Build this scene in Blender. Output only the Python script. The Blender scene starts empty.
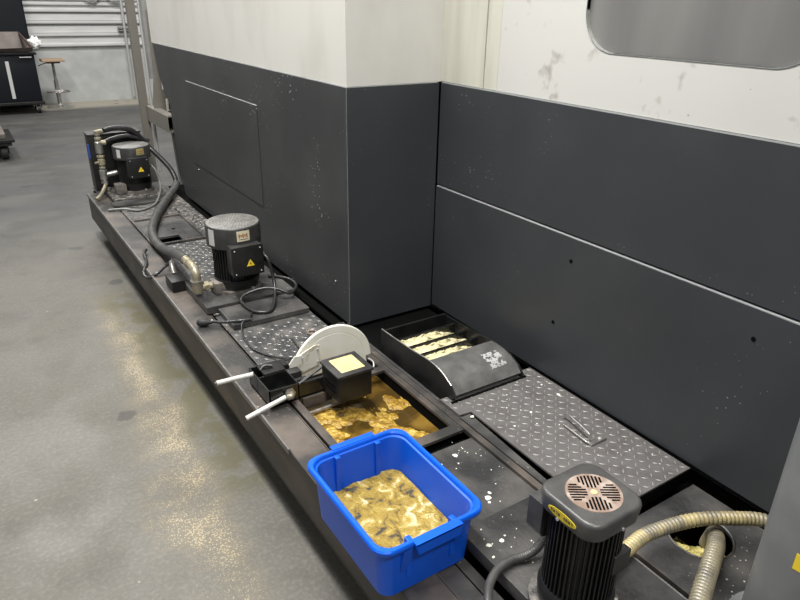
import bpy, bmesh, math, random
from mathutils import Vector, Matrix
random.seed(7)
C = bpy.context.scene.collection
PI = math.pi
T = 0.33            # height of the tank deck above the shop floor

# ---------------------------------------------------------------- materials
def nt(name):
    m = bpy.data.materials.new(name); m.use_nodes = True
    t = m.node_tree; b = t.nodes['Principled BSDF']
    return m, t, b

def mat(name, col, rough=.5, metal=0, col2=None, scale=8, mix=(.4, .65), bump=0, bscale=60, spec=None,
        speck=None, speck_scale=60, speck_size=.12, speck_rough=None, stretch=None, coat=0, rough2=None, detail=6):
    m, t, b = nt(name)
    N = t.nodes; L = t.links
    co = N.new('ShaderNodeTexCoord')
    vec = co.outputs['Object']
    if stretch:
        mp = N.new('ShaderNodeMapping'); mp.inputs['Scale'].default_value = stretch
        L.new(vec, mp.inputs['Vector']); vec2 = mp.outputs['Vector']
    else: vec2 = vec
    b.inputs['Roughness'].default_value = rough; b.inputs['Metallic'].default_value = metal
    if spec is not None: b.inputs['Specular IOR Level'].default_value = spec
    if coat: b.inputs['Coat Weight'].default_value = coat
    cur = None
    if col2:
        n = N.new('ShaderNodeTexNoise'); n.inputs['Scale'].default_value = scale; n.inputs['Detail'].default_value = detail
        L.new(vec2, n.inputs['Vector'])
        r = N.new('ShaderNodeMapRange'); r.inputs['From Min'].default_value = mix[0]; r.inputs['From Max'].default_value = mix[1]
        L.new(n.outputs['Fac'], r.inputs['Value'])
        x = N.new('ShaderNodeMix'); x.data_type = 'RGBA'
        x.inputs['A'].default_value = (*col, 1); x.inputs['B'].default_value = (*col2, 1)
        L.new(r.outputs['Result'], x.inputs['Factor']); cur = x.outputs['Result']
        if rough2 is not None:
            rr = N.new('ShaderNodeMapRange'); rr.inputs['To Min'].default_value = rough; rr.inputs['To Max'].default_value = rough2
            L.new(r.outputs['Result'], rr.inputs['Value']); L.new(rr.outputs['Result'], b.inputs['Roughness'])
    if speck:
        v = N.new('ShaderNodeTexVoronoi'); v.inputs['Scale'].default_value = speck_scale
        L.new(vec, v.inputs['Vector'])
        n2 = N.new('ShaderNodeTexNoise'); n2.inputs['Scale'].default_value = 3.0; n2.inputs['Detail'].default_value = 3
        L.new(vec, n2.inputs['Vector'])
        mr = N.new('ShaderNodeMapRange'); mr.inputs['From Min'].default_value = .42; mr.inputs['From Max'].default_value = .72
        mr.inputs['To Min'].default_value = 0; mr.inputs['To Max'].default_value = speck_size
        L.new(n2.outputs['Fac'], mr.inputs['Value'])
        sep = N.new('ShaderNodeSeparateColor'); L.new(v.outputs['Color'], sep.inputs['Color'])
        mu = N.new('ShaderNodeMath'); mu.operation = 'MULTIPLY'; L.new(mr.outputs['Result'], mu.inputs[0]); L.new(sep.outputs['Red'], mu.inputs[1])
        lt = N.new('ShaderNodeMath'); lt.operation = 'LESS_THAN'; L.new(v.outputs['Distance'], lt.inputs[0]); L.new(mu.outputs[0], lt.inputs[1])
        x = N.new('ShaderNodeMix'); x.data_type = 'RGBA'
        if cur: L.new(cur, x.inputs['A'])
        else: x.inputs['A'].default_value = (*col, 1)
        x.inputs['B'].default_value = (*speck, 1); L.new(lt.outputs[0], x.inputs['Factor']); cur = x.outputs['Result']
    if cur: L.new(cur, b.inputs['Base Color'])
    else: b.inputs['Base Color'].default_value = (*col, 1)
    if bump:
        n = N.new('ShaderNodeTexNoise'); n.inputs['Scale'].default_value = bscale; n.inputs['Detail'].default_value = 5
        L.new(vec2, n.inputs['Vector'])
        bp = N.new('ShaderNodeBump'); bp.inputs['Strength'].default_value = bump; bp.inputs['Distance'].default_value = .01
        L.new(n.outputs['Fac'], bp.inputs['Height']); L.new(bp.outputs['Normal'], b.inputs['Normal'])
    return m

M = {}
M['dark'] = mat('charcoal_paint', (.033, .036, .040), .38, col2=(.040, .043, .046), scale=3, bump=.04, bscale=300,
                speck=(.42, .42, .40), speck_scale=55, speck_size=.17)
M['dark_side'] = mat('charcoal_paint_oily', (.030, .031, .033), .42, col2=(.042, .043, .044), scale=2.5, bump=.04, bscale=300,
                speck=(.40, .40, .38), speck_scale=60, speck_size=.22)
M['edge'] = mat('seal_and_edge_highlight', (.30, .31, .31), .35)  # pale seal tone; along panel edges it stands in for lamp light
M['black'] = mat('black_paint', (.007, .007, .0075), .40, col2=(.016, .015, .014), scale=14, spec=.35)
M['black_gloss'] = mat('black_gloss_paint', (.005, .0055, .006), .25, col2=(.012, .012, .011), scale=20)
M['void'] = mat('shade_black', (.003, .003, .003), .9, spec=.05)  # near-black standing in for the shade in gaps, hollows and holes
M['deck'] = mat('oily_deck_steel', (.026, .026, .027), .34, col2=(.080, .075, .070), scale=7, mix=(.38, .72), bump=.18, bscale=70, rough2=.55,
                speck=(.36, .34, .30), speck_scale=90, speck_size=.28)
M['deck_dirty'] = mat('gritty_deck_steel', (.035, .033, .032), .42, col2=(.19, .175, .155), scale=34, mix=(.45, .70), bump=.25, bscale=150, rough2=.7,
                speck=(.60, .57, .50), speck_scale=65, speck_size=.5)
M['rail'] = mat('worn_channel_steel', (.030, .029, .028), .40, col2=(.115, .092, .075), scale=7, mix=(.42, .74), bump=.15, bscale=60, rough2=.6,
                speck=(.34, .28, .22), speck_scale=70, speck_size=.28)
M['web'] = mat('rusty_channel_side', (.020, .018, .017), .5, col2=(.070, .048, .035), scale=4, mix=(.45, .78), bump=.1, bscale=40, stretch=(1, 1, 3), speck=(.30, .25, .2), speck_scale=60, speck_size=.15)
M['tread'] = mat('worn_tread_steel', (.150, .143, .139), .38, metal=.3, col2=(.105, .095, .092), scale=16, mix=(.42, .72), bump=.12, bscale=140, rough2=.5,
                speck=(.50, .46, .40), speck_scale=110, speck_size=.16)
M['tread_dark'] = mat('dark_tread_steel', (.050, .050, .051), .36, metal=.2, col2=(.14, .13, .12), scale=12, mix=(.42, .70), bump=.12, bscale=120, rough2=.55,
                speck=(.55, .52, .46), speck_scale=75, speck_size=.42)
M['lug'] = mat('worn_tread_lug', (.22, .213, .205), .42, metal=.3)
M['lug_dark'] = mat('oily_tread_lug', (.15, .15, .15), .33, metal=.4)
M['steel'] = mat('bare_steel', (.42, .41, .39), .32, metal=.8, col2=(.28, .26, .24), scale=30)
M['galv'] = mat('galvanised_steel', (.50, .50, .49), .45, metal=.5)
M['brass'] = mat('dirty_brass', (.34, .30, .20), .40, metal=.4, col2=(.22, .20, .16), scale=40)
M['cast'] = mat('greasy_casting', (.085, .078, .070), .5, col2=(.16, .14, .12), scale=40, bump=.2)
M['motor'] = mat('motor_black', (.008, .008, .0085), .38, col2=(.018, .017, .016), scale=30, mix=(.5, .8))
M['motor_cap'] = mat('dusty_motor_cover', (.022, .022, .022), .42, col2=(.048, .046, .044), scale=25, mix=(.45, .8), speck=(.22, .21, .2), speck_scale=180, speck_size=.2)
M['motor_top'] = mat('pale_motor_top', (.115, .112, .106), .5, col2=(.18, .175, .16), scale=25)  # lighter than the sides of the fan cover
M['cover3'] = mat('scuffed_charcoal_cover', (.040, .040, .040), .36, col2=(.075, .072, .069), scale=18, mix=(.4, .75), bump=.05, bscale=200)
M['rustplate'] = mat('rusty_grille', (.20, .14, .11), .5, col2=(.33, .27, .23), scale=40)
M['hose'] = mat('grey_hose', (.045, .045, .045), .42, col2=(.075, .073, .070), scale=20)
M['hose_black'] = mat('black_hose', (.020, .020, .021), .35)
M['cable'] = mat('black_cable', (.022, .022, .023), .33)
M['cable_grey'] = mat('grey_cable', (.16, .16, .155), .35)
M['conv'] = mat('stained_ribbed_hose', (.38, .31, .15), .38, col2=(.15, .135, .10), scale=16, mix=(.4, .62), bump=.05)
M['conv2'] = mat('greasy_ribbed_hose', (.20, .175, .115), .30, col2=(.11, .098, .075), scale=16, mix=(.4, .65), bump=.05)
M['disc'] = mat('cream_plastic', (.82, .81, .73), .38, col2=(.74, .72, .60), scale=9)
M['wiper'] = mat('greasy_translucent_plate', (.72, .70, .62), .3, col2=(.45, .38, .25), scale=26, mix=(.52, .68))
M['tube_white'] = mat('white_plastic_tube', (.55, .54, .50), .35, col2=(.38, .36, .32), scale=30, mix=(.5, .8))
M['blue'] = mat('blue_plastic', (.001, .092, .62), .40, col2=(.002, .078, .54), scale=4, bump=.03, bscale=80, spec=.35)
M['fabric_white'] = mat('white_rag', (.75, .75, .73), .9, bump=.3, bscale=40)
M['white'] = mat('stained_white_enamel', (.56, .55, .515), .42, col2=(.46, .445, .41), scale=3.5, mix=(.45, .75), bump=.02, bscale=120, stretch=(1, 1, .5))
M['white_dirty'] = mat('scuffed_white_enamel', (.525, .52, .495), .42, col2=(.33, .31, .29), scale=13, mix=(.63, .74), bump=.02, bscale=120,
                speck=(.30, .28, .24), speck_scale=22, speck_size=.12)
M['white_yellow'] = mat('yellowed_white_enamel', (.53, .52, .45), .45, col2=(.44, .43, .37), scale=6, stretch=(1, 3, .25))
M['glass'] = mat('hazy_grey_window', (.19, .187, .175), .30, col2=(.13, .128, .13), scale=1.6, mix=(.42, .62), stretch=(1, 2, .3), speck=(.06, .06, .05), speck_scale=28, speck_size=.10)
M['paper'] = mat('cream_label', (.60, .55, .40), .5)
M['yellow_paper'] = mat('yellow_label', (.56, .45, .19), .45, col2=(.62, .52, .28), scale=40)
M['yellow'] = mat('yellow_sign', (.75, .55, .03), .45)
M['olive'] = mat('tarnished_brass_plate', (.38, .33, .14), .4, metal=.3)
M['ink'] = mat('black_ink', (.02, .02, .02), .6)
M['ink_red'] = mat('brown_ink', (.30, .14, .05), .6)
M['silver'] = mat('silver_sticker', (.45, .45, .44), .35)
M['pillar'] = mat('grey_painted_steel', (.130, .135, .138), .42, col2=(.17, .172, .17), scale=5, bump=.03, bscale=40, speck=(.4, .4, .38), speck_scale=50, speck_size=.12)
M['frame'] = mat('galvanised_beige_steel', (.15, .138, .118), .5, metal=.1, col2=(.16, .15, .13), scale=8)
M['frame_grey'] = mat('grey_frame_steel', (.25, .25, .245), .5, col2=(.18, .18, .175), scale=6)
M['cab'] = mat('blueblack_cabinet_paint', (.0045, .006, .009), .4, spec=.3)
M['pan'] = mat('brown_steel_pan', (.085, .062, .052), .5, col2=(.13, .10, .085), scale=8, speck=(.6, .6, .58), speck_scale=30, speck_size=.25)
M['wood'] = mat('stool_wood', (.33, .23, .15), .5)
M['rubber'] = mat('black_rubber', (.015, .015, .015), .6)
M['bluestrip'] = mat('blue_plastic_strip', (.02, .06, .30), .4)
M['siding'] = mat('grey_metal_siding', (.52, .52, .51), .5, col2=(.46, .46, .455), scale=3, stretch=(1, 1, 6))
M['block'] = mat('painted_block_wall', (.42, .43, .42), .8, col2=(.34, .345, .34), scale=5, mix=(.4, .7), bump=.1)
M['flake'] = mat('pale_paint_flake', (.72, .70, .62), .6)

def floor_mat():
    m, t, b = nt('stained_concrete'); N = t.nodes; L = t.links
    co = N.new('ShaderNodeTexCoord').outputs['Object']
    sx = N.new('ShaderNodeSeparateXYZ'); L.new(co, sx.inputs[0])
    def noise(s, d=8, vec=co, ro=.55):
        n = N.new('ShaderNodeTexNoise'); n.inputs['Scale'].default_value = s; n.inputs['Detail'].default_value = d
        n.inputs['Roughness'].default_value = ro; L.new(vec, n.inputs['Vector']); return n.outputs['Fac']
    def mr(v, a, c, lo=0, hi=1, smooth=True):
        n = N.new('ShaderNodeMapRange'); n.interpolation_type = 'SMOOTHSTEP' if smooth else 'LINEAR'
        for k, q in zip(('From Min', 'From Max', 'To Min', 'To Max'), (a, c, lo, hi)): n.inputs[k].default_value = q
        L.new(v, n.inputs['Value']); return n.outputs['Result']
    def mth(op, a, c):
        n = N.new('ShaderNodeMath'); n.operation = op
        for i, q in enumerate((a, c)):
            if isinstance(q, (int, float)): n.inputs[i].default_value = q
            else: L.new(q, n.inputs[i])
        return n.outputs[0]
    def mix(f, a, c):
        n = N.new('ShaderNodeMix'); n.data_type = 'RGBA'
        if isinstance(f, float): n.inputs['Factor'].default_value = f
        else: L.new(f, n.inputs['Factor'])
        for k, q in (('A', a), ('B', c)):
            if isinstance(q, tuple): n.inputs[k].default_value = (*q, 1)
            else: L.new(q, n.inputs[k])
        return n.outputs['Result']
    base = mix(mr(noise(1.1), .25, .78), (.074, .070, .061), (.110, .104, .090))
    base = mix(mr(noise(70, 6), .40, .80), base, mix(.5, base, (.175, .162, .135)))
    base = mix(mth('MULTIPLY', mr(noise(4.5, 8, co, .7), .50, .66), .35), base, (.055, .053, .048))
    # shop shadow painted into the floor as a darker band towards the back
    mp = N.new('ShaderNodeMapping'); mp.inputs['Scale'].default_value = (.5, 2.0, 1); L.new(co, mp.inputs['Vector'])
    far = mth('MULTIPLY', mr(sx.outputs['Y'], 4.2, 6.2), mr(noise(1.3, 5, mp.outputs['Vector']), .30, .62, .45, 1.0))
    base = mix(far, base, (.052, .052, .052))
    base = mix(mth('MULTIPLY', mr(sx.outputs['Y'], 11.2, 11.6), .8), base, (.34, .31, .25))
    # gritty swarf trail running beside the tank
    wob = mth('MULTIPLY', mth('SUBTRACT', noise(1.5, 4), .5), .35)
    xc = mth('ADD', mth('MULTIPLY', mth('SUBTRACT', sx.outputs['Y'], 1.6), .075), .36)
    dx = mth('ABSOLUTE', mth('ADD', mth('SUBTRACT', sx.outputs['X'], xc), wob), 0)
    trail = mth('MULTIPLY', mr(dx, .0, .19, 1, 0), mr(sx.outputs['Y'], 3.4, 4.1, 1, 0))
    base = mix(mth('MULTIPLY', trail, mr(noise(5, 7, co, .65), .36, .64, .12, .60)), base, (.190, .155, .095))
    v = N.new('ShaderNodeTexVoronoi'); v.inputs['Scale'].default_value = 150; L.new(co, v.inputs['Vector'])
    sp = mth('LESS_THAN', v.outputs['Distance'], mth('MULTIPLY', trail, mr(noise(5, 4), .32, .65, .18, .48)))
    base = mix(mth('MULTIPLY', sp, .7), base, (.36, .30, .19))
    # damp olive stain near the tank
    d2 = mth('ABSOLUTE', mth('ADD', mth('SUBTRACT', sx.outputs['X'], .57), wob), 0)
    damp = mth('MULTIPLY', mr(d2, .04, .13, 1, 0), mth('MULTIPLY', mr(sx.outputs['Y'], 1.75, 1.95), mr(sx.outputs['Y'], 3.6, 4.0, 1, 0)))
    damp = mth('MULTIPLY', damp, mr(noise(5, 6), .40, .52))
    base = mix(mth('MULTIPLY', damp, .8), base, (.070, .064, .030))
    # small dark oil spots
    v2 = N.new('ShaderNodeTexVoronoi'); v2.inputs['Scale'].default_value = 2.3; L.new(co, v2.inputs['Vector'])
    so = mr(mth('ADD', v2.outputs['Distance'], mth('MULTIPLY', noise(14, 4), .16)), .16, .19, 1, 0)
    base = mix(mth('MULTIPLY', so, .6), base, (.035, .034, .032))
    v3 = N.new('ShaderNodeTexVoronoi'); v3.inputs['Scale'].default_value = 16; L.new(co, v3.inputs['Vector'])
    w = mr(mth('ADD', v3.outputs['Distance'], mth('MULTIPLY', noise(9, 3), .35)), .17, .21, 1, 0)
    base = mix(mth('MULTIPLY', w, .5), base, (.36, .35, .31))
    L.new(base, b.inputs['Base Color'])
    L.new(mr(noise(2.2, 6), .35, .65, .42, .72), b.inputs['Roughness'])
    bp = N.new('ShaderNodeBump'); bp.inputs['Strength'].default_value = .12; bp.inputs['Distance'].default_value = .01
    L.new(noise(60, 6), bp.inputs['Height']); L.new(bp.outputs['Normal'], b.inputs['Normal'])
    return m
M['floor'] = floor_mat()

def blotch(name, cols, scale, rough, bump=.6, bscale=60, distort=.8):
    m, t, b = nt(name); N = t.nodes; L = t.links
    co = N.new('ShaderNodeTexCoord').outputs['Object']
    n = N.new('ShaderNodeTexNoise'); n.inputs['Scale'].default_value = scale; n.inputs['Detail'].default_value = 8
    n.inputs['Distortion'].default_value = distort; L.new(co, n.inputs['Vector'])
    r = N.new('ShaderNodeValToRGB'); e = r.color_ramp.elements
    while len(e) < len(cols): e.new(.5)
    for i, (p, c) in enumerate(cols): e[i].position = p; e[i].color = (*c, 1)
    L.new(n.outputs['Fac'], r.inputs['Fac']); L.new(r.outputs['Color'], b.inputs['Base Color'])
    b.inputs['Roughness'].default_value = rough
    k = N.new('ShaderNodeTexNoise'); k.inputs['Scale'].default_value = bscale; k.inputs['Detail'].default_value = 6; L.new(co, k.inputs['Vector'])
    bp = N.new('ShaderNodeBump'); bp.inputs['Strength'].default_value = bump; bp.inputs['Distance'].default_value = .01
    L.new(k.outputs['Fac'], bp.inputs['Height']); L.new(bp.outputs['Normal'], b.inputs['Normal'])
    return m
M['sludge'] = blotch('yellow_swarf_sludge', [(0, (.03, .028, .022)), (.36, (.06, .052, .03)), (.42, (.25, .165, .024)), (.54, (.33, .225, .034)), (.61, (.44, .33, .09)), (.70, (.70, .63, .40))], 30, .45, bump=1.0, bscale=110, distort=.7)
M['liquid'] = blotch('brown_used_coolant', [(0, (.025, .016, .006)), (.45, (.055, .033, .008)), (.58, (.13, .075, .014)), (.8, (.24, .15, .03))], 9, .10, bump=.05, bscale=20)
M['foam'] = blotch('amber_scum', [(0, (.10, .055, .010)), (.42, (.20, .11, .012)), (.55, (.34, .21, .028)), (.68, (.50, .35, .08)), (.82, (.70, .58, .28))], 34, .25, bump=.5, bscale=140)
M['chips'] = blotch('cream_swarf', [(0, (.05, .045, .03)), (.36, (.16, .14, .07)), (.43, (.48, .43, .24)), (.6, (.62, .57, .36)), (.8, (.70, .66, .48))], 26, .6, bump=.6, bscale=160)
M['yfoam'] = blotch('yellow_swarf_foam', [(0, (.20, .17, .05)), (.4, (.50, .42, .12)), (.6, (.66, .57, .22)), (.8, (.82, .76, .5))], 40, .5, bump=.8, bscale=120)

# ---------------------------------------------------------------- mesh helpers
class MB:
    def __init__(s): s.bm = bmesh.new(); s.smooth = False
    def box(s, x0, x1, y0, y1, z0, z1, bev=0, mi=0):
        g = bmesh.ops.create_cube(s.bm, size=1)
        for v in g['verts']:
            v.co = Vector(((x0+x1)/2+v.co.x*(x1-x0), (y0+y1)/2+v.co.y*(y1-y0), (z0+z1)/2+v.co.z*(z1-z0)))
        fs = set(f for v in g['verts'] for f in v.link_faces)
        if bev:
            r = bmesh.ops.bevel(s.bm, geom=list(set(e for f in fs for e in f.edges)), offset=bev, segments=2, affect='EDGES', profile=.6)
            fs = set(r['faces']) | set(f for f in fs if f.is_valid)
        for f in fs: f.material_index = mi
        return s
    def prism(s, pts, ax, a, b, mi=0):
        """polygon in the two axes other than ax, extruded from a to b along ax"""
        def P(u, v, w): return {0: (w, u, v), 1: (u, w, v), 2: (u, v, w)}[ax]
        lo = [s.bm.verts.new(P(u, v, a)) for u, v in pts]; hi = [s.bm.verts.new(P(u, v, b)) for u, v in pts]
        fs = [s.bm.faces.new(lo), s.bm.faces.new(hi[::-1])]
        n = len(pts)
        for i in range(n): fs.append(s.bm.faces.new((lo[i], hi[i], hi[(i+1) % n], lo[(i+1) % n])))
        for f in fs: f.material_index = mi
        return s
    def rings(s, loops, cap0=True, cap1=True, closed=True, mi=0):
        vs = [[s.bm.verts.new(p) for p in l] for l in loops]
        n = len(vs[0]); out = []
        for a, b in zip(vs, vs[1:]):
            for i in range(n if closed else n-1):
                out.append(s.bm.faces.new((a[i], a[(i+1) % n], b[(i+1) % n], b[i])))
        if cap0: out.append(s.bm.faces.new(vs[0][::-1]))
        if cap1: out.append(s.bm.faces.new(vs[-1]))
        for f in out: f.material_index = mi
        return s
    def lathe(s, prof, c=(0, 0, 0), axis='z', n=40, cap=True, mi=0, rot=None):
        R = rot or {'z': Matrix.Identity(3), 'x': Matrix.Rotation(PI/2, 3, 'Y'), 'y': Matrix.Rotation(-PI/2, 3, 'X')}[axis]
        loops = [[Vector(c)+R @ Vector((r*math.cos(2*PI*i/n), r*math.sin(2*PI*i/n), z)) for i in range(n)] for r, z in prof]
        return s.rings(loops, cap, cap, mi=mi)
    def tube(s, pts, r, n=12, sub=6, smooth=True, ribs=None, mi=0):
        P = [Vector(p) for p in pts]
        Q = catmull(P, sub) if smooth and len(P) > 2 else P
        if ribs:
            Q = resample(Q, ribs[0]/3)
        loops = []; up = None
        for i, p in enumerate(Q):
            t = (Q[min(i+1, len(Q)-1)]-Q[max(i-1, 0)]).normalized()
            if up is None:
                up = Vector((0, 0, 1)) if abs(t.z) < .9 else Vector((1, 0, 0))
            up = (up-t*up.dot(t)).normalized(); sd = t.cross(up)
            rr = r
            if ribs and i % 3 == 2: rr = r-ribs[1]
            loops.append([p+(up*math.cos(2*PI*k/n)+sd*math.sin(2*PI*k/n))*rr for k in range(n)])
        return s.rings(loops, mi=mi)
    def build(s, name, material, parent=None, smooth=None, loc=None):
        bmesh.ops.recalc_face_normals(s.bm, faces=s.bm.faces)
        me = bpy.data.meshes.new(name); s.bm.to_mesh(me); s.bm.free()
        for mm in (material if isinstance(material, (list, tuple)) else [material]): me.materials.append(mm)
        if smooth is not None:
            for p in me.polygons: p.use_smooth = True
            me.set_sharp_from_angle(angle=math.radians(smooth))
        o = bpy.data.objects.new(name, me); C.objects.link(o)
        if parent:
            o.parent = parent
            w = parent.location + (parent.parent.location if parent.parent else Vector())
            if parent.parent and parent.parent.parent: w += parent.parent.parent.location
            me.transform(Matrix.Translation(-w))
        elif loc is not None:
            me.transform(Matrix.Translation(-Vector(loc))); o.location = loc
        return o

def catmull(P, sub):
    out = []
    for i in range(len(P)-1):
        a, b, c, d = P[max(i-1, 0)], P[i], P[i+1], P[min(i+2, len(P)-1)]
        for k in range(sub):
            t = k/sub
            out.append(.5*((2*b)+(c-a)*t+(2*a-5*b+4*c-d)*t*t+(3*b-a-3*c+d)*t**3))
    return out+[P[-1]]
def resample(Q, d):
    out = [Q[0]]; acc = 0
    for a, b in zip(Q, Q[1:]):
        L = (b-a).length; pos = d-acc
        while pos <= L:
            out.append(a+(b-a)*(pos/L)); pos += d
        acc = L-(pos-d)
    return out
def tag(o, label=None, cat=None, group=None, kind=None):
    for k, v in (('label', label), ('category', cat), ('group', group), ('kind', kind)):
        if v: o[k] = v
    return o
def thing(name, loc, label, cat, group=None):
    e = bpy.data.objects.new(name, None); e.location = loc; e.empty_display_size = .05; C.objects.link(e)
    return tag(e, label, cat, group)
def rrect(cx, cy, hx, hy, r, z, n=6):
    out = []
    for qx, qy, a0 in ((1, 1, 0), (-1, 1, PI/2), (-1, -1, PI), (1, -1, 1.5*PI)):
        for k in range(n+1):
            a = a0+PI/2*k/n
            out.append((cx+qx*(hx-r)+r*math.cos(a), cy+qy*(hy-r)+r*math.sin(a), z))
    return out
def struct(o): o['kind'] = 'structure'; return o

# ---------------------------------------------------------------- the shop
struct(MB().box(-8, 9, -4, 12.3, -.05, 0).build('floor', M['floor']))
wb = struct(MB().box(-8, 9, 12.1, 12.3, 0, 6).build('wall_back', M['block']))
m = MB()
for i, z in enumerate([.84, .99, 1.17, 1.335, 1.43, 1.50]+[1.62+.15*k for k in range(24)]):
    # a flat pan, then a rolled ledge along its foot
    m.prism([(12.1, z), (12.055, z), (12.05, z+.012), (12.05, z+.035), (12.085, z+.05), (12.085, z+.14), (12.1, z+.14)], 0, -7.9, 8.9)
    if i in (1, 2): m.box(-7.9, 8.9, 12.06, 12.1, z+.045, z+.06)
m.build('siding', M['siding'], wb)
# pipe clipped to the siding
cd = thing('conduit_pipe', (2.53, 12.02, .05), 'pale vertical conduit pipe clipped to the ribbed siding of the far wall', 'pipe')
MB().tube([(2.53, 12.02, .05), (2.53, 12.02, 2.9)], .022, smooth=False).build('pipe', M['galv'], cd, smooth=40)
MB().box(2.43, 2.63, 12.0, 12.06, 1.10, 1.125).box(2.43, 2.63, 12.0, 12.06, 1.06, 1.075).build('bracket', M['frame_grey'], cd)
MB().tube([(2.0, 12.03, 1.50), (2.12, 12.02, 1.47), (2.2, 12.02, 1.52), (2.3, 12.02, 1.62), (2.36, 12.02, 1.50), (2.5, 12.02, 1.47)], .012).build('cable', M['cable_grey'], cd, smooth=40)

# tall cabinet
cb = thing('tool_cabinet', (.55, 11.85, 0), 'tall blue-black steel cabinet against the siding behind the parts cart', 'cabinet')
MB().box(0, 1.115, 11.72, 12.04, .05, 2.2, .01).build('body', M['cab'], cb, smooth=40)
MB().box(.02, .54, 11.70, 11.72, .08, 2.17, .005).build('door', M['cab'], cb)
d = MB().box(.56, 1.095, 11.70, 11.72, .08, 2.17, .005).build('door', M['cab'], cb)
MB().box(.60, .72, 11.685, 11.70, 1.30, 1.325, .004).build('handle', M['silver'], d)
MB().box(.02, 1.1, 11.74, 12.0, 0, .05).build('plinth', M['rubber'], cb)

# cart with pan
ct = thing('parts_cart', (.7, 11.3, 0), 'black two-bay cart on casters carrying the brown pan, by the far wall', 'cart')
MB().box(.05, 1.07, 11.12, 11.6, .17, .80, .01).build('body', M['cab'], ct, smooth=40)
MB().box(.02, 1.10, 11.08, 11.62, .80, .83, .006).build('top', M['cab'], ct)
MB().box(.02, 1.09, 11.09, 11.62, .13, .17, .006).build('base', M['black'], ct)
MB().box(.69, .735, 11.10, 11.12, .22, .72, .004).build('pillar', M['silver'], ct)
MB().tube([(.88, 11.09, .77), (1.03, 11.09, .77)], .008, smooth=False).build('handle', M['silver'], ct)
for x, y in ((.12, 11.16), (.12, 11.52), (1.0, 11.16), (1.0, 11.52)):
    w = MB().lathe([(.02, -.018), (.058, -.018), (.062, 0), (.058, .018), (.02, .018)], (x, y, .062), 'x', 24).build('caster', M['rubber'], ct, smooth=40)
    MB().lathe([(.028, -.02), (.028, .02)], (x, y, .062), 'x', 16).build('hub', M['silver'], w, smooth=40)
    MB().box(x-.03, x-.022, y-.02, y+.02, .05, .124).box(x+.022, x+.03, y-.02, y+.02, .05, .124).box(x-.03, x+.03, y-.02, y+.02, .122, .13).build('fork', M['steel'], w)
pn = thing('drip_pan', (.6, 11.3, .83), 'brown sloping steel pan holding pale swarf on top of the black cart', 'pan')
m = MB()
m.rings([[(.0, 11.10, .83), (1.0, 11.10, .83), (1.0, 11.55, .83), (.0, 11.55, .83)],
         [(-.1, 11.02, .88), (1.08, 11.02, .90), (.98, 11.64, 1.08), (-.1, 11.64, 1.08)],
         [(-.09, 11.035, .88), (1.06, 11.035, .90), (.965, 11.625, 1.08), (-.09, 11.625, 1.08)],
         [(.01, 11.12, .845), (.98, 11.12, .845), (.98, 11.53, .845), (.01, 11.53, .845)]])
m.build('pan_shell', M['pan'], pn)
m = MB()
g = 14
for i in range(60):
    x = random.uniform(.05, .85); y = random.uniform(11.15, 11.45)
    m.box(x, x+random.uniform(.01, .03), y, y+.03, .845, .85+random.uniform(.0, .02))
tag(m.build('metal_swarf', M['flake'], loc=(.4, 11.3, .845)), 'pale metal chips lying in the brown drip pan', 'swarf', kind='stuff')
# rag
bm = bmesh.new(); bmesh.ops.create_icosphere(bm, subdivisions=4, radius=1)
from mathutils import noise as NZ
for v in bm.verts:
    k = 1+.35*NZ.noise(v.co*2.2)+.14*NZ.noise(v.co*6)
    v.co = Vector((v.co.x*.085*k, v.co.y*.07*k, v.co.z*.085*k))+Vector((1.14, 11.5, .93))
mb = MB(); mb.bm.free(); mb.bm = bm
tag(mb.build('rag', M['fabric_white'], smooth=80, loc=(1.14, 11.5, .85)), 'crumpled white rag hanging off the corner of the drip pan', 'rag')

# stool
st = thing('bar_stool', (1.345, 11.62, 0), 'wooden-topped bar stool with a chrome pedestal by the far block wall', 'stool')
MB().box(1.19, 1.50, 11.47, 11.77, .665, .70, .01).build('seat', M['wood'], st)
MB().box(1.26, 1.44, 11.54, 11.70, .64, .665, .004).build('seat_bracket', M['black'], st)
MB().lathe([(.03, .03), (.03, .40), (.02, .40), (.02, .64)], (1.345, 11.62, 0), n=20).build('pedestal', M['steel'], st, smooth=40)
MB().lathe([(.19, 0), (.19, .008), (.12, .025), (.04, .05), (.03, .06)], (1.345, 11.62, 0), n=36).build('base', M['steel'], st, smooth=50)
MB().tube([(1.345, 11.60, .245), (1.22, 11.56, .245), (1.20, 11.46, .245), (1.345, 11.40, .245), (1.49, 11.46, .245), (1.47, 11.56, .245), (1.345, 11.60, .245)], .011).build('footrest', M['steel'], st, smooth=40)
MB().tube([(1.30, 11.6, .655), (1.22, 11.58, .64), (1.14, 11.57, .61)], .007).build('lever', M['black'], st, smooth=40)

# floor dolly at the left frame edge
dl = thing('wheeled_dolly', (.2, 8.15, 0), 'dark greasy wheeled dolly at the left edge of the floor', 'dolly')
m = MB(); m.box(-.35, .40, 7.95, 8.6, .15, .185, .004); m.box(-.35, .43, 7.93, 8.62, .185, .215, .004); m.build('platform', M['black'], dl)
MB().box(-.3, .36, 8.0, 8.55, .215, .27, .01).box(-.3, .30, 8.02, 8.5, .27, .32, .01).build('load_block', M['cast'], dl)
for x, y in ((.32, 8.05), (.32, 8.5), (-.28, 8.05), (-.28, 8.5)):
    w = MB().lathe([(.02, -.03), (.066, -.03), (.072, 0), (.066, .03), (.02, .03)], (x, y, .072), 'x', 24).build('wheel', M['rubber'], dl, smooth=40)
    MB().box(x-.045, x-.034, y-.03, y+.03, .06, .146).box(x+.034, x+.045, y-.03, y+.03, .06, .146).box(x-.045, x+.045, y-.03, y+.03, .144, .15).build('fork', M['black'], w)

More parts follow.
